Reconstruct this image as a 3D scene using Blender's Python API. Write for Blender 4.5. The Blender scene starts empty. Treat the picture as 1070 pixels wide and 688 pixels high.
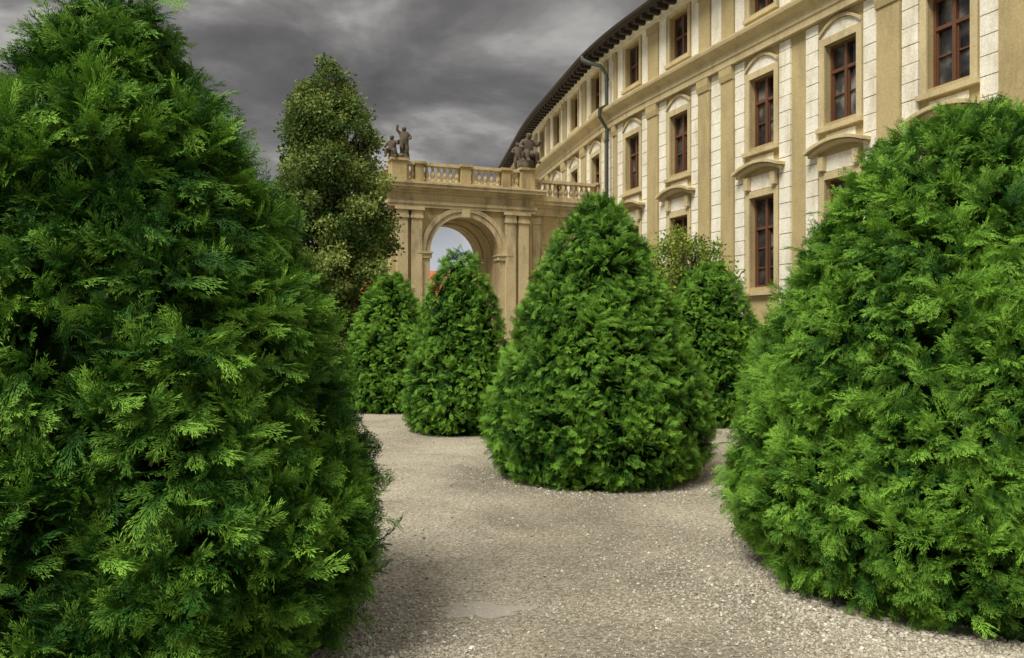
import bpy, math, random
import numpy as np
from mathutils import Vector, noise as mn
random.seed(7); rng=np.random.default_rng(7)
scene=bpy.context.scene
scene.view_settings.view_transform='Standard'
scene.view_settings.look='None'
scene.view_settings.exposure=0

# ---------------------------------------------------------------- materials
def newmat(name):
    m=bpy.data.materials.new(name); m.use_nodes=True
    nt=m.node_tree; b=nt.nodes['Principled BSDF']; return m,nt,b
def N(nt,t,**kw):
    n=nt.nodes.new(t)
    for k,v in kw.items():
        if k.startswith('i_'): n.inputs[k[2:].replace('_',' ')].default_value=v
        else: setattr(n,k,v)
    return n
def ramp(nt,fac,stops):
    r=nt.nodes.new('ShaderNodeValToRGB'); e=r.color_ramp.elements
    while len(e)<len(stops): e.new(0.5)
    for i,(p,c) in enumerate(stops):
        e[i].position=p; e[i].color=(c[0],c[1],c[2],1)
    nt.links.new(fac,r.inputs[0]); return r
def mixc(nt,fac,a,b,mode='MIX'):
    m=nt.nodes.new('ShaderNodeMix'); m.data_type='RGBA'; m.blend_type=mode
    for sock,v in ((m.inputs[0],fac),(m.inputs[6],a),(m.inputs[7],b)):
        if hasattr(v,'is_output'): nt.links.new(v,sock)
        elif isinstance(v,(int,float)): sock.default_value=v
        else: sock.default_value=(v[0],v[1],v[2],1)
    return m.outputs[2]
def plaster(name,c,dark,rough=0.85,stain=0.55,bump=0.25,fine=25):
    m,nt,b=newmat(name); L=nt.links.new
    tc=N(nt,'ShaderNodeTexCoord')
    n1=N(nt,'ShaderNodeTexNoise',i_Scale=0.9,i_Detail=6.0,i_Roughness=0.7); L(tc.outputs['Object'],n1.inputs['Vector'])
    mp=N(nt,'ShaderNodeMapping'); mp.inputs['Scale'].default_value=(1.6,1.6,0.45); L(tc.outputs['Object'],mp.inputs[0])
    n2=N(nt,'ShaderNodeTexNoise',i_Scale=1.3,i_Detail=8.0,i_Roughness=0.72); L(mp.outputs[0],n2.inputs['Vector'])
    n3=N(nt,'ShaderNodeTexNoise',i_Scale=float(fine),i_Detail=4.0,i_Roughness=0.7); L(tc.outputs['Object'],n3.inputs['Vector'])
    r1=ramp(nt,n1.outputs[0],[(0.38,(0,0,0)),(0.68,(1,1,1))])
    r2=ramp(nt,n2.outputs[0],[(0.48,(0,0,0)),(0.68,(1,1,1))])
    a=mixc(nt,r1.outputs[0],c,tuple(x*0.82 for x in c))
    mul=N(nt,'ShaderNodeMath',operation='MULTIPLY'); L(r2.outputs[0],mul.inputs[0]); mul.inputs[1].default_value=stain
    a=mixc(nt,mul.outputs[0],a,dark)
    r3=ramp(nt,n3.outputs[0],[(0.3,(0.76,0.76,0.76)),(0.65,(1.06,1.06,1.06))])
    a=mixc(nt,1.0,a,r3.outputs[0],'MULTIPLY')
    L(a,b.inputs['Base Color']); b.inputs['Roughness'].default_value=rough
    bp=N(nt,'ShaderNodeBump',i_Strength=bump,i_Distance=0.02); L(n3.outputs[0],bp.inputs['Height']); L(bp.outputs[0],b.inputs['Normal'])
    return m
M_tan=plaster('ochre_stucco',(0.49,0.395,0.195),(0.25,0.19,0.095),stain=0.5)
M_tan2=plaster('ochre_trim',(0.60,0.50,0.28),(0.28,0.215,0.11),stain=0.55)
M_white=plaster('cream_ashlar',(0.88,0.85,0.72),(0.48,0.40,0.25),stain=0.6)
M_sand=plaster('sandstone',(0.50,0.39,0.19),(0.14,0.11,0.065),stain=0.8)
M_sand_l=plaster('sandstone_light',(0.60,0.49,0.28),(0.16,0.13,0.08),stain=0.8)
M_stat=plaster('weathered_sandstone',(0.12,0.095,0.065),(0.025,0.022,0.018),stain=0.8,fine=18)
M_plinth=plaster('plinth_stone',(0.27,0.23,0.17),(0.1,0.085,0.06))
M_gutter=plaster('dark_eave_wood',(0.035,0.027,0.021),(0.02,0.016,0.014),rough=0.6)
M_roof=plaster('brown_roof_tiles',(0.09,0.05,0.035),(0.04,0.03,0.025))
M_pipe=plaster('green_copper_pipe',(0.045,0.06,0.042),(0.02,0.025,0.02),rough=0.5)
M_wood=plaster('brown_window_wood',(0.14,0.06,0.028),(0.06,0.028,0.016),rough=0.5,bump=0.1)
M_bark=plaster('bark',(0.05,0.038,0.027),(0.025,0.02,0.015),bump=0.8)
M_red=plaster('red_roof_tiles',(0.5,0.12,0.05),(0.3,0.08,0.04))
M_farwall=plaster('pale_plaster',(0.5,0.43,0.3),(0.3,0.25,0.18))
def glassmat():
    m,nt,b=newmat('window_glass'); L=nt.links.new
    tc=N(nt,'ShaderNodeTexCoord')
    n=N(nt,'ShaderNodeTexNoise',i_Scale=1.7,i_Detail=3.0); L(tc.outputs['Object'],n.inputs['Vector'])
    r=ramp(nt,n.outputs[0],[(0.4,(0.012,0.012,0.014)),(0.55,(0.05,0.05,0.05)),(0.72,(0.24,0.23,0.20))])
    L(r.outputs[0],b.inputs['Base Color']); b.inputs['Roughness'].default_value=0.06
    bp=N(nt,'ShaderNodeBump',i_Strength=0.15,i_Distance=0.02); L(n.outputs[0],bp.inputs['Height']); L(bp.outputs[0],b.inputs['Normal'])
    return m
M_glass=glassmat()
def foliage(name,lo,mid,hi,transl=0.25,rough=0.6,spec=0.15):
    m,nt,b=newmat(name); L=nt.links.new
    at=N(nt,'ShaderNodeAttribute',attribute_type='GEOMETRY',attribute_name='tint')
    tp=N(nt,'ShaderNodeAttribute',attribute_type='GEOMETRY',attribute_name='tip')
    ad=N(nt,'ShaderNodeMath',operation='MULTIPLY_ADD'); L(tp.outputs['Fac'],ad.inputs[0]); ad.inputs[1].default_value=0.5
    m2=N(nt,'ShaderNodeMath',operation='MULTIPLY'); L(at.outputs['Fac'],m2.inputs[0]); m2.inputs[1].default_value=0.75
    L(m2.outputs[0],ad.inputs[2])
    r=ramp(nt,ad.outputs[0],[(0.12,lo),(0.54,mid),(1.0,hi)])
    L(r.outputs[0],b.inputs['Base Color']); b.inputs['Roughness'].default_value=rough
    b.inputs['Specular IOR Level'].default_value=spec
    if transl>0:
        tr=N(nt,'ShaderNodeBsdfTranslucent'); L(r.outputs[0],tr.inputs[0])
        mx=N(nt,'ShaderNodeMixShader'); mx.inputs[0].default_value=transl
        L(b.outputs[0],mx.inputs[1]); L(tr.outputs[0],mx.inputs[2])
        L(mx.outputs[0],nt.nodes['Material Output'].inputs[0])
    return m
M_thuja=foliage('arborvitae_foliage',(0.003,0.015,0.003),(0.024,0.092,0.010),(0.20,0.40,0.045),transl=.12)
M_leaf=foliage('deciduous_leaves',(0.02,0.042,0.010),(0.08,0.15,0.030),(0.33,0.40,0.11),transl=.25)
M_leafy=foliage('yellow_green_leaves',(0.05,0.10,0.012),(0.15,0.25,0.03),(0.30,0.36,0.06))
m,nt,b=newmat('gap_shade_hull'); M_shade_hull=m  # near-black solid hull added inside the plants: blocks light, paints the shaded gaps
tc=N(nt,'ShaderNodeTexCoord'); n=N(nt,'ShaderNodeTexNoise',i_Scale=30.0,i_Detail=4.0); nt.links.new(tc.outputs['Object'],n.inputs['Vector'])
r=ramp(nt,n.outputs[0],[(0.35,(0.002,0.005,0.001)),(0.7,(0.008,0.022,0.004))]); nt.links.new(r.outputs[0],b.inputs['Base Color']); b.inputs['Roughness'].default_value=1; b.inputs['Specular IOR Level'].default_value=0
M_dry=foliage('dry_leaves',(0.07,0.04,0.015),(0.16,0.10,0.03),(0.3,0.2,0.06))
m,nt,b=newmat('pebble_stone'); M_peb=m
at=N(nt,'ShaderNodeAttribute',attribute_type='GEOMETRY',attribute_name='tint')
r=ramp(nt,at.outputs['Fac'],[(0.0,(0.17,0.155,0.12)),(0.4,(0.37,0.34,0.265)),(0.8,(0.52,0.49,0.40)),(1.0,(0.70,0.67,0.59))])
nt.links.new(r.outputs[0],b.inputs['Base Color']); b.inputs['Roughness'].default_value=0.9
# ground
m,nt,b=newmat('gravel_ground'); M_ground=m; L=nt.links.new
tc=N(nt,'ShaderNodeTexCoord')
v=N(nt,'ShaderNodeTexVoronoi',i_Scale=70.0); L(tc.outputs['Object'],v.inputs['Vector'])
n1=N(nt,'ShaderNodeTexNoise',i_Scale=0.6,i_Detail=8.0,i_Roughness=0.68,i_Distortion=.3); L(tc.outputs['Object'],n1.inputs['Vector'])
n2=N(nt,'ShaderNodeTexNoise',i_Scale=34.0,i_Detail=6.0,i_Roughness=0.78); L(tc.outputs['Object'],n2.inputs['Vector'])
sx=N(nt,'ShaderNodeSeparateColor'); L(v.outputs['Color'],sx.inputs[0])
r1=ramp(nt,sx.outputs[0],[(0.0,(0.24,0.213,0.158)),(0.5,(0.39,0.355,0.27)),(1.0,(0.54,0.505,0.41))])
r2=ramp(nt,n1.outputs[0],[(0.36,(0.70,0.69,0.67)),(0.62,(1.12,1.11,1.09))])
c=mixc(nt,1.0,r1.outputs[0],r2.outputs[0],'MULTIPLY')
r3=ramp(nt,n2.outputs[0],[(0.34,(0.46,0.45,0.43)),(0.6,(1.12,1.12,1.12))])
c=mixc(nt,1.0,c,r3.outputs[0],'MULTIPLY')
px=N(nt,'ShaderNodeSeparateXYZ'); L(tc.outputs['Object'],px.inputs[0])
s1=N(nt,'ShaderNodeMath',operation='SUBTRACT'); L(px.outputs[0],s1.inputs[0]); s1.inputs[1].default_value=.45
s2=N(nt,'ShaderNodeMath',operation='ABSOLUTE'); L(s1.outputs[0],s2.inputs[0])
s3=N(nt,'ShaderNodeMath',operation='MULTIPLY_ADD'); L(n1.outputs[0],s3.inputs[0]); s3.inputs[1].default_value=2.2; L(s2.outputs[0],s3.inputs[2])
s4=N(nt,'ShaderNodeMapRange'); L(s3.outputs[0],s4.inputs[0]); s4.inputs[1].default_value=1.3; s4.inputs[2].default_value=2.2; s4.inputs[3].default_value=.8; s4.inputs[4].default_value=0
c=mixc(nt,s4.outputs[0],c,(0.68,0.675,0.645),'MULTIPLY')
L(c,b.inputs['Base Color']); b.inputs['Roughness'].default_value=0.95
bp=N(nt,'ShaderNodeBump',i_Strength=0.9,i_Distance=0.012); L(n2.outputs[0],bp.inputs['Height'])
bp2=N(nt,'ShaderNodeBump',i_Strength=0.6,i_Distance=0.01,invert=True); L(v.outputs['Distance'],bp2.inputs['Height']); L(bp.outputs[0],bp2.inputs['Normal'])
L(bp2.outputs[0],b.inputs['Normal'])

# ---------------------------------------------------------------- mesh helpers
import bmesh
def mkobj(name,verts,faces,mat,parent=None,smooth=False,link=True,recalc=True):
    me=bpy.data.meshes.new(name); me.from_pydata([tuple(v) for v in verts],[],faces); me.update()
    if recalc:
        bm=bmesh.new(); bm.from_mesh(me); bmesh.ops.recalc_face_normals(bm,faces=bm.faces); bm.to_mesh(me); bm.free()
    if mat: me.materials.append(mat)
    if smooth: me.polygons.foreach_set('use_smooth',[True]*len(me.polygons))
    o=bpy.data.objects.new(name,me)
    if link: scene.collection.objects.link(o)
    if parent: o.parent=parent
    return o
def empty(name):
    o=bpy.data.objects.new(name,None); scene.collection.objects.link(o); return o

# templates: (verts, quads, tip)
def frond(seed,nb=7,sub=.09,wm=1.0):
    R=random.Random(seed); V=[];F=[];T=[]
    def strip(p,a,l,w,lift=0.0):
        w*=wm
        dx,dy=math.cos(a),math.sin(a); i=len(V)
        tw=R.uniform(-.9,.9)*w
        for k,(u,s) in enumerate(((0,0),(.45,1),(1,0),(.45,-1))):
            x=p[0]+dx*l*u-dy*w*s; y=p[1]+dy*l*u+dx*w*s
            rr=math.hypot(x,y)
            z=-0.40*rr*rr-0.5*y*y+s*tw+lift*u
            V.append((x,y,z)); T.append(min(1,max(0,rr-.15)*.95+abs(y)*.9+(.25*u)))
        F.append((i,i+1,i+2,i+3))
    cur=R.uniform(-.4,.4)
    ax=lambda t:(t,cur*t*t*.5)
    for k in range(4):
        p=ax(k/4); q=ax((k+1)/4); strip(p,math.atan2(q[1]-p[1],q[0]-p[0]),.3,.013)
    for i in range(nb):
        for sd in(-1,1):
            t=(i+0.5+sd*.22)/nb*0.9+.05
            l=.44*math.sin(math.pi*(.22+.68*t))**1.2*R.uniform(.6,1.25)+.03
            a=sd*math.radians(R.uniform(24,42))+cur*t
            p=ax(t); lf=R.uniform(-.14,.12)
            strip(p,a,l,.013,lf)
            nsb=max(2,int(l/sub))
            for j in range(nsb):
                for s2 in(-1,1):
                    u=(j+.7+s2*.15)/(nsb+.3)
                    pp=(p[0]+math.cos(a)*l*u,p[1]+math.sin(a)*l*u)
                    strip(pp,a+s2*math.radians(R.uniform(20,36)),(.085+.05*(1-u))*R.uniform(.8,1.35),.0135,R.uniform(-.04,.04))
    return np.array(V),np.array(F),np.array(T)
def leafcluster(seed,n=18,size=.26):
    R=random.Random(seed); V=[];F=[];T=[]
    for k in range(n):
        d=Vector((R.gauss(0,1),R.gauss(0,1),R.gauss(0,1))).normalized()
        p=d*R.uniform(.15,.85)
        ax=(d+Vector((R.gauss(0,.5),R.gauss(0,.5),R.gauss(0,.5)-.2))).normalized()
        sd=ax.cross(Vector((R.gauss(0,1),R.gauss(0,1),R.gauss(0,1)))).normalized()
        nn=ax.cross(sd); l=size*R.uniform(.7,1.2); w=l*.35; i=len(V); t=R.random()
        for q in (p,p+ax*l*.45+sd*w+nn*w*.35,p+ax*l,p+ax*l*.45-sd*w+nn*w*.35):
            V.append(tuple(q)); T.append(t)
        F.append((i,i+1,i+2,i+3))
    return np.array(V),np.array(F),np.array(T)
def pebble(seed):
    R=random.Random(seed)
    V=[]
    for z,r_ in((-.35,.85),(.25,.95)):
        for i in range(4):
            a=math.pi/2*i+(.4 if z>0 else 0)+R.uniform(-.2,.2); V.append((math.cos(a)*r_*R.uniform(.8,1.15),math.sin(a)*r_*R.uniform(.6,.95),z))
    V+= [(-.25,-.1,.6),(.3,-.15,.62),(.2,.22,.6),(-.25,.2,.58)]
    F=[(i,(i+1)%4,4+(i+1)%4,4+i) for i in range(4)]+[(4+i,4+(i+1)%4,8+(i+3)%4,8+(i+2)%4) for i in range(4)]+[(8,9,10,11)]
    return np.array(V),np.array(F),np.zeros(12)
T_near=[frond(i) for i in range(6)]
T_mid=[frond(20+i,6,.12,1.3) for i in range(5)]
T_far=[frond(40+i,5,.17,1.7) for i in range(5)]
T_leaf=[leafcluster(i,20,.40) for i in range(5)]
T_leafy=[leafcluster(i+10,16,.36) for i in range(3)]
T_peb=[pebble(i) for i in range(6)]
T_dry=[leafcluster(50+i,1,1.0) for i in range(3)]
def scatter(name,P,FR,SCL,TINT,temps,mat,parent=None):
    """copies of the templates merged into one mesh; FR = (X,Y,Z) axes arrays"""
    n=len(P); idx=rng.integers(0,len(temps),n); X,Y,Z=FR
    AV=[];AF=[];AT=[];AN=[];off=0
    for k,(V,F,T) in enumerate(temps):
        q=np.where(idx==k)[0]; m=len(q)
        if m==0: continue
        VV=(V[None,:,0,None]*X[q][:,None,:]+V[None,:,1,None]*Y[q][:,None,:]+V[None,:,2,None]*Z[q][:,None,:])*SCL[q][:,None,None]+P[q][:,None,:]
        AV.append(VV.reshape(-1,3)); AF.append((F[None]+off+(np.arange(m)*len(V))[:,None,None]).reshape(-1,4))
        AT.append(np.tile(T,m)); AN.append(np.repeat(TINT[q],len(V))); off+=m*len(V)
    AV=np.concatenate(AV).astype(np.float32); AF=np.concatenate(AF).astype(np.int32)
    me=bpy.data.meshes.new(name); nf=len(AF)
    me.vertices.add(len(AV)); me.vertices.foreach_set('co',AV.ravel())
    me.loops.add(nf*4); me.loops.foreach_set('vertex_index',AF.ravel())
    me.polygons.add(nf); me.polygons.foreach_set('loop_start',np.arange(0,nf*4,4,dtype=np.int32))
    me.update(calc_edges=True)
    me.shade_flat()
    a=me.attributes.new('tip','FLOAT','POINT'); a.data.foreach_set('value',np.concatenate(AT).astype(np.float32))
    a=me.attributes.new('tint','FLOAT','POINT'); a.data.foreach_set('value',np.concatenate(AN).astype(np.float32))
    me.materials.append(mat)
    o=bpy.data.objects.new(name,me); scene.collection.objects.link(o)
    if parent: o.parent=parent
    return o
def norm(a): return a/np.maximum(np.linalg.norm(a,axis=1,keepdims=True),1e-9)
def frames(X,Zh):
    X=norm(X); Z=norm(Zh-(Zh*X).sum(1,keepdims=True)*X); return X,np.cross(Z,X),Z
def rframes(n): return frames(rng.normal(size=(n,3)),rng.normal(size=(n,3)))
def flatframes(n,t=.35):
    a=rng.random(n)*6.283
    return frames(np.stack([np.cos(a),np.sin(a),rng.normal(0,t,n)],1),np.stack([rng.normal(0,t,n),rng.normal(0,t,n),np.ones(n)],1))

# ---------------------------------------------------------------- topiary
FEET=[]
def topiary(cx,cy,R,H,prof,count,size,seed,temps,lump=0.05,loose=0.06,tint0=0.0,tuft=.030):
    FEET.append((cx,cy,R*.86))
    pz=[p[0] for p in prof]; pr=[p[1] for p in prof]
    rad=lambda f: np.interp(f,pz,pr)*R
    off=Vector((seed*7.3,seed*3.1,seed*1.7))
    def disp(x,y,z):
        p=Vector((x,y,z)); k=min(1.0,max(.25,(1-z/H)*5))
        return k*lump*(mn.noise(p*1.6+off)*1.3+mn.noise(p*4.2+off)*0.8)
    def fine(p):
        p=Vector(p); return mn.noise(p*7.5+off)+.8*mn.noise(Vector((p.x,p.y,p.z*.8))*13+off)
    nu,nv=56,44; V=[];F=[]
    for j in range(nv+1):
        f=j/nv
        for i in range(nu):
            a=2*math.pi*i/nu; r=float(rad(f)); x,y,z=r*math.cos(a),r*math.sin(a),f*H
            q=max(0.0,r-0.12*size/.14-.03+disp(x,y,z))
            V.append((cx+q*math.cos(a),cy+q*math.sin(a),max(0,f*(H-.12)-.02 if j==0 else f*(H-.12))))
    for j in range(nv):
        for i in range(nu):
            k=(i+1)%nu; F.append((j*nu+i,j*nu+k,(j+1)*nu+k,(j+1)*nu+i))
    F.append(tuple(range(nv*nu,nv*nu+nu)))
    root=mkobj('arborvitae_topiary',V,F,M_shade_hull,smooth=True)
    fz=np.linspace(0,1,400); dr=np.gradient(rad(fz),fz*H); w=(rad(fz)+.07)*np.sqrt(1+dr**2); cdf=np.cumsum(w); cdf/=cdf[-1]
    f=np.interp(rng.random(count),cdf,fz); a=rng.random(count)*2*np.pi
    # thinner cover on the side turned away from the garden path
    face=np.cos(a)*(-cx)+np.sin(a)*(-cy); face/=math.hypot(cx,cy)
    kp=(face>-.35)|(rng.random(count)<.4)|(f>.9); f=f[kp]; a=a[kp]; count=len(f)
    r=rad(f); slope=np.interp(f,fz,dr)
    n=norm(np.stack([np.cos(a),np.sin(a),-np.clip(slope,-3,1.2)],1))
    P=np.stack([r*np.cos(a),r*np.sin(a),f*H],1)
    D=np.array([disp(*p) for p in P]); Fn=np.array([fine(p) for p in P])
    Fn*=np.clip((1-f)*6,.3,1)
    # tufts: sprays gather on ridges, thin out in the crevices
    kp=rng.random(count)<np.clip(.82+.75*Fn,.3,1)
    f=f[kp];a=a[kp];n=n[kp];P=P[kp];D=D[kp];Fn=Fn[kp];count=len(f)
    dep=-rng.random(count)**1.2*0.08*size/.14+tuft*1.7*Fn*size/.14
    lo=rng.random(count)<0.05
    dep[lo]+=loose*rng.random(lo.sum())
    top=np.clip((f-.85)/.15,0,1); dep+=top*loose*.6*rng.random(count)**2
    P=P+n*(D+dep-.4*size)[:,None]
    P[:,2]=np.maximum(P[:,2],0.02)
    rt=rng.normal(size=(count,3)); rt=norm(rt-(rt*n).sum(1,keepdims=True)*n)
    fl=np.array([[mn.noise(Vector(p)*3.0+off),mn.noise(Vector(p)*3.0+off+Vector((31,5,9))),mn.noise(Vector(p)*3.0-off)] for p in P])
    up=np.array([0,0,1.0])
    X=norm(0.66*n+0.16*up+0.45*rt+1.2*fl)
    Z=norm(n*0.6+up*.5+0.7*rng.normal(size=(count,3)))
    low=np.clip((0.06-f)/.06,0,1)
    S=size*rng.uniform(.6,1.35,count)*(1-.3*low)
    cl=np.array([mn.noise(Vector(p)*2.3+off) for p in P])
    T=np.clip(.44+tint0+.20*rng.normal(size=count)+.35*cl+.30*Fn+dep*1.5,0,1)  # tint drops with depth and in crevices, painting their shade into the colour
    P+=np.array([cx,cy,0])
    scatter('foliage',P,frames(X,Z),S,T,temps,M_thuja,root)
    return root
PC=[(0,.84),(.06,.92),(.16,1),(.25,.97),(.33,.91),(.5,.77),(.67,.60),(.8,.44),(.88,.32),(.95,.20),(1,.07)]
PD=[(0,.84),(.06,.92),(.16,1),(.25,.98),(.33,.93),(.5,.81),(.67,.66),(.8,.51),(.88,.40),(.95,.28),(1,.12)]
PA=[(0,.84),(.08,.94),(.17,1),(.29,.965),(.40,.88),(.57,.74),(.70,.61),(.83,.42),(.92,.26),(.97,.15),(1,.05)]
PB=[(0,.82),(.08,.93),(.18,1),(.40,.90),(.59,.78),(.73,.63),(.85,.48),(.93,.36),(.98,.22),(1,.10)]
def shrub(xpix,Zc,R,H,prof,cnt,size,seed,temps,**k):
    return topiary((xpix-535)/850*Zc,Zc,R,H,prof,cnt,size,seed,temps,**k)
shrub(120,4.2,1.28,3.28,PA,23000,.145,1,T_near,lump=.08,loose=.12,tint0=-.17)
shrub(1012,5.4,1.52,3.02,PB,26000,.125,2,T_near,lump=.06,loose=.08,tint0=.03)
shrub(625,9.3,1.25,3.17,PC,19000,.110,3,T_mid,lump=.035,loose=.05,tint0=.03,tuft=.034)
shrub(481,13.5,.92,2.98,PD,9500,.12,4,T_far,lump=.03,loose=.03,tint0=.06,tuft=.036)
shrub(408,17.2,1.0,2.88,PB,9500,.125,5,T_far,lump=.03,loose=.03,tint0=.12,tuft=.036)
shrub(742,14.7,1.06,2.86,PB,10000,.125,6,T_far,lump=.03,loose=.03,tint0=.12,tuft=.036)

def hedge(x0,x1,y0,y1,h,cnt,seed):
    root=mkobj('clipped_hedge',[(x,y,z) for z in(0,h-.07) for x,y in((x0+.07,y0+.07),(x1-.07,y0+.07),(x1-.07,y1-.07),(x0+.07,y1-.07))],
        [(0,1,2,3),(4,5,6,7),(0,1,5,4),(1,2,6,5),(2,3,7,6),(3,0,4,7)],M_shade_hull)
    areas=[(x1-x0)*h,(x1-x0)*h,(y1-y0)*h,(y1-y0)*h,(x1-x0)*(y1-y0)]; pr=np.array(areas)/sum(areas)
    fc=rng.choice(5,cnt,p=pr); u=rng.random(cnt); v=rng.random(cnt)
    P=np.zeros((cnt,3)); n=np.zeros((cnt,3))
    for k in range(5):
        q=fc==k
        if k<2: P[q]=np.stack([x0+u[q]*(x1-x0),np.full(q.sum(),(y0,y1)[k]),v[q]*h],1); n[q]=(0,(-1,1)[k],0)
        elif k<4: P[q]=np.stack([np.full(q.sum(),(x0,x1)[k-2]),y0+u[q]*(y1-y0),v[q]*h],1); n[q]=((-1,1)[k-2],0,0)
        else: P[q]=np.stack([x0+u[q]*(x1-x0),y0+v[q]*(y1-y0),np.full(q.sum(),h)],1); n[q]=(0,0,1)
    P-=n*rng.random(cnt)[:,None]*.08
    X=n+.6*rng.normal(size=(cnt,3))+[0,0,.3]
    scatter('foliage',P,frames(X,n+.5*rng.normal(size=(cnt,3))),.13*rng.uniform(.7,1.2,cnt),np.clip(.25+.2*rng.normal(size=cnt),0,1),T_far,M_thuja,root)
hedge(-11,-2.6,18.6,19.6,0.95,6000,1)
hedge(2.2,5.0,18.4,19.2,1.0,2600,2)

# ---------------------------------------------------------------- trees
def tube(V,F,pts,rads,seg=8):
    base=len(V)
    for k,(p,r) in enumerate(zip(pts,rads)):
        p=Vector(p); d=(Vector(pts[min(k+1,len(pts)-1)])-Vector(pts[max(k-1,0)])).normalized()
        a=d.orthogonal().normalized(); b2=d.cross(a)
        for i in range(seg):
            t=2*math.pi*i/seg; V.append(tuple(p+(a*math.cos(t)+b2*math.sin(t))*r))
    for k in range(len(pts)-1):
        for i in range(seg):
            j=(i+1)%seg; F.append((base+k*seg+i,base+k*seg+j,base+(k+1)*seg+j,base+(k+1)*seg+i))
    F.append(tuple(base+i for i in range(seg))); F.append(tuple(base+(len(pts)-1)*seg+i for i in range(seg)))
def tree(name,cx,cy,H,prof,nclump,percl,temps,mat,lsize,seed,trunk=.16,crad=(.3,.55),t0=.35):
    R=random.Random(seed); V=[];F=[]
    pts=[(cx+R.uniform(-.06,.06)*k,cy+R.uniform(-.06,.06)*k,H*.93*k/8) for k in range(9)]; pts[0]=(cx,cy,-.05)
    tube(V,F,pts,[trunk*(1.25 if k==0 else 1-.11*k) for k in range(9)])
    P=[];Tn=[]
    for c in range(nclump):
        f=R.uniform(.0,1); z0=prof[0][0]; z1=prof[-1][0]; z=z0+(z1-z0)*f
        r=float(np.interp(z,[p[0] for p in prof],[p[1] for p in prof]))
        if R.random()>(.25+r/1.7): continue
        rr=r*math.sqrt(R.uniform(.2,1.0)); a=R.uniform(0,2*math.pi); cr=R.uniform(*crad)*(1 if r>.6 else .6)
        rr=max(0,rr-cr*.5)*R.uniform(.9,1.14)
        ce=Vector((cx+rr*math.cos(a),cy+rr*math.sin(a),z-cr*.4))
        kz=max(0,min(7,int((ce.z-.9)/(H*.93)*8)))
        s=Vector(pts[kz]); mid=(s+ce)/2+Vector((0,0,-.1))
        tube(V,F,[s,mid,ce],[.05,.03,.01],5)
        tc=R.gauss(0,.24)
        for q in range(int(percl*(cr/.45)**2)):
            d=Vector((R.gauss(0,1),R.gauss(0,1),R.gauss(0,1))).normalized()
            P.append(ce+Vector((d.x,d.y,d.z*.8))*cr*R.uniform(.3,1.1)**.6); Tn.append(t0+tc+R.gauss(0,.14)+.18*d.z)
    root=mkobj(name,V,F,M_bark,smooth=True)
    P=np.array([tuple(p) for p in P]); cnt=len(P)
    scatter('crown',P,rframes(cnt),lsize*rng.uniform(.7,1.3,cnt),np.clip(np.array(Tn),0,1),temps,mat,root)
tree('hornbeam_tree',-4.5,20.0,8.3,[(.5,1.2),(1.5,1.5),(3,1.62),(4.6,1.6),(5.8,1.4),(7,1.08),(7.9,.62),(8.4,.15)],285,48,T_leaf,M_leaf,.19,3,t0=.46,crad=(.22,.46))
tree('yellow_green_sapling',3.55,16.8,3.6,[(.8,.5),(2.2,1.1),(3.1,1.05),(3.85,.5)],120,34,T_leafy,M_leafy,.17,5,trunk=.05,crad=(.18,.34),t0=.5)

# ---------------------------------------------------------------- facade mapping
TH0=21.2; P0=(6.07,19.7); SC=5.4
DS=.05
def th(s):
    if s<SC: return TH0
    if s<9.6: return TH0-2.2*(s-SC)
    if s<15: return 11.96
    return max(7.5,11.96-1.0*(s-15))
S_=np.arange(-24,34,DS); TX=np.zeros(len(S_)); TY=np.zeros(len(S_)); i0=int(round(24/DS)); TX[i0],TY[i0]=P0
for i in range(i0+1,len(S_)):
    t=math.radians(th(S_[i]-DS/2)); TX[i]=TX[i-1]-math.sin(t)*DS; TY[i]=TY[i-1]+math.cos(t)*DS
for i in range(i0-1,-1,-1):
    t=math.radians(TH0); TX[i]=TX[i+1]+math.sin(t)*DS; TY[i]=TY[i+1]-math.cos(t)*DS
def fm(s,n,z):
    t=math.radians(th(s)); return (float(np.interp(s,S_,TX))-n*math.cos(t),float(np.interp(s,S_,TY))-n*math.sin(t),z)
t0=math.radians(TH0)
def fs(s,n,z): return (P0[0]-s*math.sin(t0)-n*math.cos(t0),P0[1]+s*math.cos(t0)-n*math.sin(t0),z)
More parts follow.
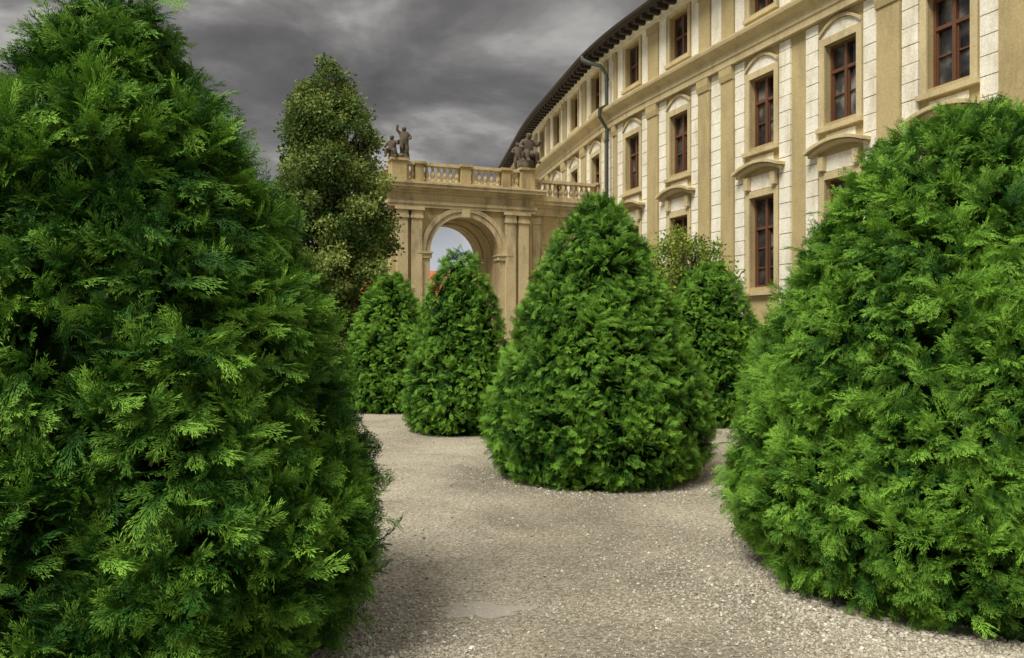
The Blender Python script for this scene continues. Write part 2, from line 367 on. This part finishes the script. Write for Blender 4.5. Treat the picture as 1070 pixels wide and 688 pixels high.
class Acc:
    def __init__(s,mp): s.d={}; s.mp=mp
    def g(s,k): return s.d.setdefault(k,([],[]))
    def sweep(s,k,poly,s0,s1):
        V,F=s.g(k); n=len(poly)
        if s1<=SC: ss=[s0,s1]
        else:
            a=max(s0,SC); ns=max(1,int((s1-a)/.5)+1)
            ss=([s0] if s0<SC else [])+[a+(s1-a)*i/ns for i in range(ns+1)]
        b=len(V)
        for q in ss:
            for (a,z) in poly: V.append(s.mp(q,a,z))
        for i in range(len(ss)-1):
            for j in range(n):
                m=(j+1)%n; F.append((b+i*n+j,b+i*n+m,b+(i+1)*n+m,b+(i+1)*n+j))
        F.append(tuple(b+j for j in range(n))); e=b+(len(ss)-1)*n; F.append(tuple(e+j for j in range(n)))
    def box(s,k,s0,s1,n0,n1,z0,z1): s.sweep(k,[(n0,z0),(n1,z0),(n1,z1),(n0,z1)],s0,s1)
    def prism(s,k,poly,n0,n1):
        V,F=s.g(k); b=len(V); n=len(poly)
        for nn in(n0,n1):
            for (a,z) in poly: V.append(s.mp(a,nn,z))
        for j in range(n):
            m=(j+1)%n; F.append((b+j,b+m,b+n+m,b+n+j))
        F.append(tuple(b+j for j in range(n))); F.append(tuple(b+n+j for j in range(n)))
    def prismn(s,k,poly,s0,s1):
        V,F=s.g(k); b=len(V); n=len(poly)
        for q in(s0,s1):
            for (a,z) in poly: V.append(s.mp(q,a,z))
        for j in range(n):
            m=(j+1)%n; F.append((b+j,b+m,b+n+m,b+n+j))
        F.append(tuple(b+j for j in range(n))); F.append(tuple(b+n+j for j in range(n)))
    def arcband(s,k,c,w,z0,rise,th_,n0,n1,seg=10,axis='s'):
        pts=[]
        for i in range(seg+1):
            u=-1+2*i/seg; pts.append((c+w*u,z0+rise*(1-u*u)))
        for i in range(seg):
            a,b2=pts[i],pts[i+1]; poly=[a,b2,(b2[0],b2[1]+th_),(a[0],a[1]+th_)]
            (s.prism if axis=='s' else s.prismn)(k,poly,n0,n1)
A=Acc(fm)
bays=[-21.2,-18.5,-15.8,-13.1,-10.5,-7.9,-5.24,-2.58,0,3.63,6.30]+[9.4+2.62*i for i in range(8)]
rows=[(2.76,4.96),(6.2,7.88),(9.5,10.72)]
WW=.46; HT=11.0
s_lo=-22.8; s_hi=9.4+2.62*7+1.3
cur=s_lo
for c in bays:
    A.box('wall',cur,c-WW,-.45,0,0,HT); 
    zs=[0]+[z for r_ in rows for z in r_]+[HT]
    for i in range(0,len(zs),2): A.box('wall',c-WW,c+WW,-.45,0,zs[i],zs[i+1])
    cur=c+WW
A.box('wall',cur,s_hi,-.45,0,0,HT)
A.box('plinth',s_lo,s_hi,0,.10,0,.95); A.sweep('plinth',[(0,.953),(.14,.953),(.14,1.03),(0,1.10)],s_lo,s_hi)
def wind(c,z0,z1,nm=1):
    g=-.20
    A.box('window_glass',c-WW-.02,c+WW+.02,g-.02,g,z0-.02,z1+.02)
    f=.06
    A.box('window_frames',c-WW,c-WW+f,g+.002,g+.07,z0,z1); A.box('window_frames',c+WW-f,c+WW,g+.002,g+.07,z0,z1)
    A.box('window_frames',c-WW+f,c+WW-f,g+.002,g+.07,z0,z0+f); A.box('window_frames',c-WW+f,c+WW-f,g+.002,g+.07,z1-f,z1)
    A.box('window_frames',c-.04,c+.04,g+.002,g+.085,z0+f,z1-f)
    h=z1-z0
    tr=z0+h*.66 if h>1.4 else z0+h*.5
    for a,b2 in((c-WW+f,c-.04),(c+.04,c+WW-f)):
        A.box('window_frames',a,b2,g+.002,g+.08,tr-.035,tr+.035)
        bars=[z0+h*.35] if h>1.4 else []
        if h>2: bars=[z0+h*.22,z0+h*.44]
        for zb in bars: A.box('window_frames',a,b2,g+.002,g+.04,zb-.015,zb+.015)
        A.box('window_frames',a,a+.03,g+.003,g+.05,z0+f,tr-.035); A.box('window_frames',b2-.03,b2,g+.003,g+.05,z0+f,tr-.035)
def surround(c,z0,z1,top=.16,w=.15,arch=0):
    A.box('window_surrounds',c-WW-w,c-WW,-.02,.05,z0-.1,z1); A.box('window_surrounds',c+WW,c+WW+w,-.02,.05,z0-.1,z1)
    A.box('window_surrounds',c-WW-w-.05,c+WW+w+.05,-.02,.12,z0-.2,z0-.102)
    if arch:
        A.arcband('window_surrounds',c,WW+w,z1,0.0,top,-.02,.05,seg=1)
        A.prism('window_panels',[(c-WW-w,z1+top+.004)]+[(c+WW+w,z1+top+.004)]+[(c+(WW+w)*u,z1+top+.02+.27*(1-u*u)) for u in(1,.7,.4,.1,-.1,-.4,-.7,-1)],-.02,.03)
        A.arcband('window_surrounds',c,WW+w,z1+top+.03,.27,.07,-.02,.085)
    else: A.box('window_surrounds',c-WW-w,c+WW+w,-.02,.05,z1+.001,z1+top)
RW0,RW1=.655,1.03
def rust(a,b2):
    z=1.12; k=0
    while z<8.4:
        z2=min(z+.355,8.44); jt=rng.uniform(-.004,.004)
        A.box('white_rustication',a,b2,-.02,.045+jt,z,z2-.018); z=z2; k+=1
    A.box('white_rustication',a,b2,-.02,.04,9.12,10.82)
for bi,c in enumerate(bays):
    for z0,z1 in rows: wind(c,z0,z1)
    z0,z1=rows[0]; surround(c,z0,z1)
    A.box('window_panels',c-WW-.1,c+WW+.1,-.02,.02,z1+.18,z1+.52)
    for sd in(-1,1):
        A.box('window_hoods',c+sd*.50-.08,c+sd*.50+.08,-.02,.13,z1+.2,z1+.50)
    A.arcband('window_hoods',c,.80,z1+.52,.17,.07,-.02,.20)
    A.arcband('window_hoods',c,.86,z1+.592,.18,.07,-.02,.29)
    z0,z1=rows[1]; surround(c,z0,z1,arch=1)
    A.box('window_panels',c-.42,c+.42,-.02,.025,z0-.50,z0-.26)
    z0,z1=rows[2]; surround(c,z0,z1,top=.12,w=.11)
    rust(c-RW1,c-RW0); rust(c+RW0,c+RW1)
    nx=bays[bi+1] if bi+1<len(bays) else None
    if nx:
        a,b2=c+RW1+.02,nx-RW1-.02
        if b2-a>1.0:
            m1=(a+b2)/2
            segs=[(a,m1-.26),(m1+.26,b2)]
            rust(m1-.23,m1+.23)
        else: segs=[(a,b2)]
        for (p,q) in segs:
            if q-p<.15: continue
            A.box('pilasters',p,q,-.02,.10,1.3,8.1)
            A.box('pilasters',p-.012,q+.012,-.02,.15,1.12,1.299)
            A.sweep('pilasters',[(-.02,8.102),(.13,8.102),(.16,8.25),(.16,8.44),(-.02,8.44)],p-.012,q+.012)
            A.box('pilasters',p,q,-.02,.08,9.12,10.6); A.box('pilasters',p-.012,q+.012,-.02,.12,10.602,10.82)
A.sweep('belt_cornice',[(-.02,8.445),(.17,8.445),(.17,8.60),(.20,8.62),(.20,8.80),(.26,8.84),(.40,8.93),(.42,9.0),(.42,9.04),(-.02,9.11)],s_lo,s_hi)
A.sweep('eave_cornice',[(-.02,10.825),(.14,10.825),(.14,10.93),(.22,10.97),(.22,11.03),(-.02,11.03)],s_lo,s_hi)
A.sweep('eave_soffit',[(-.45,11.033),(.62,11.033),(.66,11.08),(.66,11.14),(-.45,11.14)],s_lo,s_hi)
s=s_lo+.2
while s<s_hi: A.box('eave_brackets',s,s+.13,.225,.60,10.90,11.031); s+=.42
A.sweep('roof',[(.70,11.145),(.72,11.18),(-4.5,14.0),(-9.5,11.2),(-9.5,11.145)],s_lo,s_hi)
A.sweep('gutter',[(.665,11.07),(.72,11.045),(.78,11.06),(.80,11.12),(.79,11.14),(.72,11.13)],s_lo,s_hi)
A.box('back_wall',s_lo,s_hi,-9.3,-9.0,0,11.14)
A.box('wall',s_lo-.3,s_lo-.002,-9.3,0,0,11.14)
palace=empty('palace_building')
mats={'wall':M_tan,'plinth':M_plinth,'window_glass':M_glass,'window_frames':M_wood,'window_surrounds':M_tan2,'window_panels':M_white,'window_hoods':M_tan2,
 'white_rustication':M_white,'pilasters':M_tan,'belt_cornice':M_tan2,'eave_cornice':M_white,'eave_soffit':M_gutter,'eave_brackets':M_gutter,'roof':M_roof,'gutter':M_gutter,'back_wall':M_tan}
for k,(V,F) in A.d.items(): mkobj(k,V,F,mats[k],palace)
V=[];F=[]
pq=7.75
pp=[fm(pq+.9,.76,11.0),fm(pq+.8,.74,10.88),fm(pq+.5,.62,10.7),fm(pq+.1,.42,10.5),fm(pq,.26,10.2),fm(pq,.24,9.2),fm(pq,.50,9.05),fm(pq,.50,8.8),fm(pq,.24,8.4),fm(pq,.24,.2)]
tube(V,F,pp,[.11,.075]+[.06]*8,10)
for zc in(2,4,6,8,10): tube(V,F,[fm(pq,.24,zc),fm(pq,.24,zc+.06)],[.08,.08],10)
mkobj('drain_pipe',V,F,M_pipe,palace,smooth=False)

# ---------------------------------------------------------------- gateway pavilion
G=Acc(fs)
def gb(k,n0,n1,s0,s1,z0,z1): G.prismn(k,[(n0,z0),(n1,z0),(n1,z1),(n0,z1)],s0,s1)
sF=8.76; sB=11.2; nL,nR=7.15,2.40
cA=4.74; rA=1.16; zs=4.22; zt=5.60
gb('walls',nR,cA-rA,sF,sB,0,zt); gb('walls',cA+rA,nL,sF,sB,0,zt)
seg=20
arc=[(cA+rA*math.cos(math.pi*i/seg),zs+rA*math.sin(math.pi*i/seg)) for i in range(seg+1)]
for i in range(seg):
    a,b2=arc[i],arc[i+1]; G.prismn('walls',[a,(a[0],zt),(b2[0],zt),b2],sF,sB)
def ring(k,r0,r1,s0,s1,c=cA,z=zs,sg=20):
    for i in range(sg):
        t1,t2=math.pi*i/sg,math.pi*(i+1)/sg
        G.prismn(k,[(c+r*math.cos(t),z+r*math.sin(t)) for r,t in((r0,t1),(r1,t1),(r1,t2),(r0,t2))],s0,s1)
ring('archivolt',rA-.003,rA+.16,sF-.05,sF+.01); ring('archivolt',rA+.162,rA+.30,sF-.09,sF+.01)
ring('archivolt',rA-.003,rA+.28,sB-.01,sB+.06)
gb('archivolt',cA-.13,cA+.13,sF-.16,sF+.01,zs+rA-.03,zs+rA+.238)
for n0,n1 in((cA-rA-.42,cA-rA+.04),(cA+rA-.04,cA+rA+.42)):
    gb('imposts',n0,n1,sF-.10,sF+.4,zs-.2,zs-.06); gb('imposts',n0-.03,n1+.03,sF-.14,sF+.42,zs-.058,zs-.004)
    gb('imposts',n0+.05,n1-.043,sF-.05,sF+.01,.4,zs-.202)
for sr in(9.4,10.3): ring('vault_ribs',rA-.04,rA+.01,sr,sr+.18)
for pc in(nR+.34,nR+.80,nL-.80,nL-.34):
    gb('pilasters',pc-.17,pc+.17,sF-.13,sF+.01,.5,5.25)
    gb('pilasters',pc-.22,pc+.22,sF-.19,sF+.01,0,.498)
    gb('pilasters',pc-.20,pc+.20,sF-.17,sF+.01,5.252,5.34); gb('pilasters',pc-.18,pc+.18,sF-.15,sF+.01,5.342,5.50); gb('pilasters',pc-.23,pc+.23,sF-.2,sF+.01,5.502,5.598)
def prof_s(k,n0,n1,sf,steps,sb):
    for z0,z1,pj in steps: gb(k,n0-(pj if n0>1 else 0),n1+(pj if n1>5 else 0),sf-pj,sb+pj,z0,z1-.001)
prof_s('entablature',nR,nL,sF,[(5.602,5.70,.10),(5.702,5.80,.13),(5.80,6.05,.06),(6.05,6.12,.12),(6.12,6.20,.2),(6.20,6.30,.34),(6.30,6.36,.38)],sB)
def lathe(V,F,c,prof,seg=8):
    b=len(V)
    for r_,z in prof:
        for i in range(seg):
            t=2*math.pi*i/seg; V.append((c[0]+r_*math.cos(t),c[1]+r_*math.sin(t),z))
    for k in range(len(prof)-1):
        for i in range(seg):
            j=(i+1)%seg; F.append((b+k*seg+i,b+k*seg+j,b+(k+1)*seg+j,b+(k+1)*seg+i))
BAL=[(.07,0),(.07,.04),(.04,.07),(.075,.16),(.08,.2),(.045,.33),(.035,.38),(.05,.41),(.065,.44),(.065,.47)]
bz=6.36
def balus(n0,n1,sc,z,axis='n',cnt=None):
    Lh=abs(n1-n0); cnt=cnt or int(Lh/.19)
    V,F=G.g('balusters')
    for i in range(cnt):
        n=n0+(i+.5)*(n1-n0)/cnt
        p=fs(sc,n,0) if axis=='n' else fs(n,sc,0)
        lathe(V,F,p,[(r_,z+.10+q) for r_,q in BAL])
    if axis=='n':
        gb('balustrade_rails',n0,n1,sc-.11,sc+.11,z,z+.10); gb('balustrade_rails',n0,n1,sc-.13,sc+.13,z+.565,z+.66)
    else:
        gb('balustrade_rails',sc-.11,sc+.11,n0,n1,z,z+.10); gb('balustrade_rails',sc-.13,sc+.13,n0,n1,z+.565,z+.66)
def ped(n,s_,z,w=.2,h=.70):
    gb('pedestals',n-w,n+w,s_-w,s_+w,z,z+h-.08); gb('pedestals',n-w-.05,n+w+.05,s_-w-.05,s_+w+.05,z+h-.078,z+h)
sBal=sF+.02
for n in(nL-.22,nR+.22): ped(n,sBal,bz,.24,.72)
ped(nL-.9,sBal,bz,.14,.68); ped(cA,sBal,bz,.16,.68); ped(nR+.95,sBal,bz,.14,.68)
balus(nR+1.10,cA-.17,sBal,bz); balus(cA+.17,nL-1.05,sBal,bz); balus(nR+.47,nR+.8,sBal,bz,cnt=2); balus(nL-.75,nL-.47,sBal,bz,cnt=2)
sBk=sB-.1
balus(nR+.3,nL-.5,sBk,bz); ped(nL-.22,sBk,bz,.24,.72)
balus(sBal+.25,sBk-.25,nL-.22,bz,axis='s')
# side bay
s2=9.05; nE=-1.1
c2=1.2; r2=.62; z2=3.9
gb('walls',nE,c2-r2,s2,sB,0,5.6); gb('walls',c2+r2,nR-.001,s2,sB-.002,0,5.598)
a2=[(c2+r2*math.cos(math.pi*i/12),z2+r2*math.sin(math.pi*i/12)) for i in range(13)]
for i in range(12): G.prismn('walls',[a2[i],(a2[i][0],5.6),(a2[i+1][0],5.6),a2[i+1]],s2,sB)
gb('niche_back',c2-r2-.01,c2+r2+.01,s2+.5,s2+.6,0,4.7)
for i in range(12):
    t1,t2=math.pi*i/12,math.pi*(i+1)/12
    G.prismn('archivolt',[(c2+r*math.cos(t),z2+r*math.sin(t)) for r,t in((r2-.003,t1),(r2+.2,t1),(r2+.2,t2),(r2-.003,t2))],s2-.07,s2+.01)
for pc in(-.1,.30,2.16): gb('pilasters',pc-.14,pc+.14,s2-.09,s2+.01,0,5.3); gb('pilasters',pc-.18,pc+.18,s2-.13,s2+.01,5.302,5.5)
for z0,z1,pj in[(5.602,5.85,.05),(5.85,5.95,.12),(5.95,6.07,.24),(6.07,6.14,.28)]: gb('entablature',nE,nR-.10,s2-pj,sB-.01,z0,z1-.001)
balus(-.05,nR-.1,s2,6.14); ped(-.25,s2,6.14,.15,.7)
gate=empty('arched_gateway')
gm={'walls':M_sand,'archivolt':M_sand_l,'imposts':M_sand_l,'vault_ribs':M_sand,'pilasters':M_sand_l,'entablature':M_sand_l,'balusters':M_sand_l,'balustrade_rails':M_sand_l,'pedestals':M_sand,'niche_back':M_plinth}
for k,(V,F) in G.d.items(): mkobj(k,V,F,gm[k],gate)

# ---------------------------------------------------------------- statues
def figure(name,J,E,parent,loc,yaw,sc,fat=1.25):
    names=list(J); me=bpy.data.meshes.new(name)
    cy,sy=math.cos(yaw),math.sin(yaw)
    pts=[]
    for k in names:
        x,y,z,r=J[k]; pts.append((loc[0]+sc*(x*cy-y*sy),loc[1]+sc*(x*sy+y*cy),loc[2]+sc*z))
    me.from_pydata(pts,[(names.index(a),names.index(b)) for a,b in E],[])
    me.materials.append(M_stat)
    o=bpy.data.objects.new(name,me); scene.collection.objects.link(o); o.parent=parent
    md=o.modifiers.new('skin','SKIN')
    for i,k in enumerate(names):
        sv=me.skin_vertices[0].data[i]; r=J[k][3]*sc*fat; sv.radius=(r,r); sv.use_root=(k=='pelvis')
    sb=o.modifiers.new('sub','SUBSURF'); sb.levels=2; sb.render_levels=2
    return o
E=[('pelvis','belly'),('belly','chest'),('chest','neck'),('neck','head'),('head','crown'),('chest','lsh'),('lsh','lel'),('lel','lha'),('chest','rsh'),('rsh','rel'),('rel','rha'),
 ('pelvis','lhip'),('lhip','lkn'),('lkn','lan'),('lan','lft'),('pelvis','rhip'),('rhip','rkn'),('rkn','ran'),('ran','rft')]
def stand(arm_up=True):
    J=dict(pelvis=(0,0,.50,.095),belly=(.01,-.01,.60,.09),chest=(.0,0,.73,.105),neck=(0,-.01,.82,.04),head=(0,-.03,.90,.07),crown=(0,-.02,.97,.055),
     lsh=(-.12,0,.77,.045),rsh=(.12,0,.77,.045),lhip=(-.06,0,.45,.075),lkn=(-.08,-.05,.25,.05),lan=(-.07,.0,.05,.032),lft=(-.08,-.1,.02,.03),
     rhip=(.06,0,.45,.075),rkn=(.10,-.02,.25,.05),ran=(.10,.05,.05,.032),rft=(.12,-.04,.02,.03))
    if arm_up: J.update(lel=(-.22,-.04,.86,.036),lha=(-.20,-.08,1.02,.03),rel=(.22,-.02,.64,.036),rha=(.16,-.14,.56,.03))
    else: J.update(lel=(-.2,-.05,.64,.036),lha=(-.1,-.16,.6,.03),rel=(.24,-.03,.70,.036),rha=(.34,-.08,.80,.03))
    return J
def sit():
    return dict(pelvis=(0,.02,.30,.11),belly=(0,0,.42,.10),chest=(.01,-.03,.55,.115),neck=(.01,-.05,.65,.045),head=(.02,-.08,.74,.075),crown=(.02,-.07,.81,.06),
     lsh=(-.13,-.02,.59,.05),rsh=(.14,-.02,.59,.05),lel=(-.24,-.05,.45,.04),lha=(-.2,-.2,.4,.034),rel=(.26,-.06,.5,.04),rha=(.3,-.2,.62,.034),
     lhip=(-.08,-.02,.27,.085),lkn=(-.14,-.27,.30,.06),lan=(-.12,-.28,.08,.038),lft=(-.13,-.38,.03,.032),rhip=(.08,-.02,.27,.085),rkn=(.16,-.25,.28,.06),ran=(.2,-.2,.07,.038),rft=(.22,-.3,.03,.032))
def rock(parent,loc,r,h,seed,name='rock_base'):
    bm=bmesh.new(); bmesh.ops.create_icosphere(bm,subdivisions=3,radius=1)
    for v in bm.verts:
        v.co=Vector((v.co.x*r,v.co.y*r,max(v.co.z,-.3)*h))*(1+.25*mn.noise(v.co*2+Vector((seed,0,0)))); v.co+=Vector(loc)
    me=bpy.data.meshes.new(name); bm.to_mesh(me); bm.free(); me.materials.append(M_stat)
    o=bpy.data.objects.new(name,me); scene.collection.objects.link(o); o.parent=parent
def urn(parent,loc,sc):
    V=[];F=[]; lathe(V,F,loc,[(r*sc,loc[2]+z*sc) for r,z in[(.001,0),(.1,0),(.1,.05),(.04,.1),(.05,.16),(.14,.3),(.16,.42),(.12,.5),(.07,.54),(.1,.58),(.09,.62),(.03,.68),(.05,.72),(.001,.78)]],12)
    mkobj('urn',V,F,M_stat,parent,smooth=True)
z1=bz+.72
st=empty('stone_statue'); yaw=math.radians(21)-.2
p=fs(sBal,nL-.28,z1-.02); rock(st,(p[0]+.05,p[1],p[2]+.04),.27,.16,1)
figure('standing_putto',stand(True),E,st,(p[0]+.14,p[1],z1+.04),yaw,1.0)
p2=fs(sBal,nL-.05,z1); figure('seated_putto',sit(),E,st,(p2[0]+.0,p2[1]-.02,z1-.02),yaw-.4,.9)
rock(st,(p2[0]+.02,p2[1]+.04,z1+.06),.16,.24,2); rock(st,(p[0]+.14,p[1]+.1,z1+.2),.14,.3,5,'drapery')
st2=empty('stone_statue'); p=fs(sBal,nR+.22,z1)
rock(st2,(p[0],p[1]+.05,z1+.12),.28,.3,3); rock(st2,(p[0]+.02,p[1]+.12,z1+.5),.17,.35,6,'drapery')
figure('seated_figure',sit(),E,st2,(p[0]+.05,p[1]-.05,z1+.12),yaw+.3,1.3)
figure('standing_putto',stand(False),E,st2,(p[0]-.26,p[1]+.1,z1-.02),yaw-.3,.95)
urn(st2,(p[0]+.3,p[1]+.1,z1),.8)

# ---------------------------------------------------------------- distant house
house=empty('red_roofed_house')
def bx(name,x0,x1,y0,y1,z0,z1,mat,par):
    mkobj(name,[(x,y,z) for z in(z0,z1) for x,y in((x0,y0),(x1,y0),(x1,y1),(x0,y1))],[(0,1,2,3),(4,5,6,7),(0,1,5,4),(1,2,6,5),(2,3,7,6),(3,0,4,7)],mat,par)
bx('walls',-16,-1,70,80,0,4.6,M_farwall,house)
mkobj('roof',[(-16.5,69.5,4.5),(-.5,69.5,4.5),(-.5,80.5,4.5),(-16.5,80.5,4.5),(-14.5,75,7.5),(-2.5,75,7.5)],[(0,1,5,4),(1,2,5),(2,3,4,5),(3,0,4),(0,1,2,3)],M_red,house)
for i in range(5): bx('window_%d'%i,-14.5+i*2.8,-13.5+i*2.8,69.93,69.99,1.6,3.4,M_glass,house)
bx('chimney',-13,-12,75.5,76.3,6.6,8.6,M_farwall,house)

# ---------------------------------------------------------------- ground
mkobj('gravel_ground',[(-500,-500,0),(500,-500,0),(500,500,0),(-500,500,0)],[(0,1,2,3)],M_ground)
n=190000
y=2.6/(1-rng.random(n)*(1-2.6/19)); x=(rng.random(n)-.5)*y*1.45+.3
nz=np.array([mn.noise(Vector((a*.55,b2*.55,0)))+.4*mn.noise(Vector((a*2.2,b2*2.2,4))) for a,b2 in zip(x,y)])
# loose gravel collects round the topiary feet, the walked track between stays compact
dist=np.full(n,9.0)
for (fx,fy,fr) in FEET: dist=np.minimum(dist,np.hypot(x-fx,y-fy)-fr)
edge=np.clip(1-(dist-.1)/.9,0,1)
tr=np.abs(x-0.35-0.02*y)/(.5+.10*y)
keep=(rng.random(n)<np.clip(.14+.35*(tr>1)*np.minimum(1,(tr-1)*1.5)+.6*edge+.4*nz,.05,1))&(dist>-.35)
x=x[keep];y=y[keep];edge=edge[keep];n=len(x)
sc=np.clip(rng.lognormal(math.log(.0056),.38,n)*(1+.35*edge),.003,.018)*(1+.02*y)
P=np.stack([x,y,sc*.25],1)
scatter('gravel_pebbles',P,flatframes(n),sc,np.clip(.52+.06*edge+.22*rng.normal(size=n),0,1),T_peb,M_peb)
n=420
y=2.8/(1-rng.random(n)*(1-2.8/18)); x=(rng.random(n)-.5)*y*1.3
P=np.stack([x,y,np.full(n,.012)],1)
scatter('fallen_leaves',P,flatframes(n,.3),rng.uniform(.012,.03,n),rng.random(n),T_dry,M_dry)
pv=[]; 
for i in range(40):
    t=2*math.pi*i/40; rr=1+.7*mn.noise(Vector((math.cos(t)*1.8,math.sin(t)*1.8,2)))
    pv.append((-.17+.25*rr*math.cos(t),4.72+.12*rr*math.sin(t),.004))
M_slab=plaster('worn_stone',(0.38,0.355,0.29),(0.24,0.21,0.155),fine=90,bump=.6)
mkobj('worn_stone_slab',pv+[(a,b2,-.01) for a,b2,_ in pv],[tuple(range(40))]+[(i,(i+1)%40,40+(i+1)%40,40+i) for i in range(40)],M_slab)

# ---------------------------------------------------------------- light
sund=Vector((-.46,-.56,1.0)).normalized()
sd=bpy.data.lights.new('sun','SUN'); sd.energy=4.4; sd.angle=math.radians(22); sd.color=(1,.945,.84)
so=bpy.data.objects.new('sun',sd); scene.collection.objects.link(so)
so.rotation_euler=(-sund).to_track_quat('-Z','Y').to_euler(); so.location=(-10,-10,20)
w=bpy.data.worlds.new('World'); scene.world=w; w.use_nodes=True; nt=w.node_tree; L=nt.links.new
for n_ in list(nt.nodes): nt.nodes.remove(n_)
out=N(nt,'ShaderNodeOutputWorld'); tc=N(nt,'ShaderNodeTexCoord')
sky=N(nt,'ShaderNodeTexSky',sky_type='NISHITA'); sky.sun_disc=False
sky.sun_elevation=math.asin(sund.z); sky.sun_rotation=math.atan2(sund.x,sund.y)
b1=N(nt,'ShaderNodeBackground',i_Strength=.08); L(sky.outputs[0],b1.inputs[0])
sp=N(nt,'ShaderNodeSeparateXYZ'); L(tc.outputs['Generated'],sp.inputs[0])
mxz=N(nt,'ShaderNodeMath',operation='MAXIMUM'); L(sp.outputs[2],mxz.inputs[0]); mxz.inputs[1].default_value=0.0
ad=N(nt,'ShaderNodeMath',operation='ADD'); L(mxz.outputs[0],ad.inputs[0]); ad.inputs[1].default_value=.30
dv=N(nt,'ShaderNodeVectorMath',operation='DIVIDE'); L(tc.outputs['Generated'],dv.inputs[0])
cb=N(nt,'ShaderNodeCombineXYZ'); 
for i in range(3): L(ad.outputs[0],cb.inputs[i])
L(cb.outputs[0],dv.inputs[1])
nz1=N(nt,'ShaderNodeTexNoise',i_Scale=2.0,i_Detail=7.0,i_Roughness=.55,i_Distortion=.35); L(dv.outputs[0],nz1.inputs['Vector'])
cr=ramp(nt,nz1.outputs[0],[(.36,(.085,.077,.072)),(.46,(.15,.14,.132)),(.54,(.25,.238,.224)),(.63,(.50,.48,.45))])
hz=N(nt,'ShaderNodeMapRange'); L(sp.outputs[2],hz.inputs[0]); hz.inputs[1].default_value=.07; hz.inputs[2].default_value=.20; hz.inputs[3].default_value=1; hz.inputs[4].default_value=0
c1=mixc(nt,hz.outputs[0],cr.outputs[0],(.54,.57,.62))
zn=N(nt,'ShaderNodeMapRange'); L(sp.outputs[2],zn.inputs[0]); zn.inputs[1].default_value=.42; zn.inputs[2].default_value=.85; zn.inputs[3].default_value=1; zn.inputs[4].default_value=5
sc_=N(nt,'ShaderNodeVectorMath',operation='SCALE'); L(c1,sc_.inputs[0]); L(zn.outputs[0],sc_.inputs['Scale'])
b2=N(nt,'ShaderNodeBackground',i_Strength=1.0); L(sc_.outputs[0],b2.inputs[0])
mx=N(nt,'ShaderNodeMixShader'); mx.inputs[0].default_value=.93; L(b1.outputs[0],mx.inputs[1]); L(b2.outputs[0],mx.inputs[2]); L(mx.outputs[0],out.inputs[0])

# ---------------------------------------------------------------- camera
cd=bpy.data.cameras.new('camera'); cd.lens=28.6; cd.sensor_width=36; cd.clip_end=2000; cd.clip_start=.05; cd.shift_y=.0056
co=bpy.data.objects.new('camera',cd); scene.collection.objects.link(co); co.location=(0,0,1.6); co.rotation_euler=(math.radians(90),0,0)
scene.camera=co
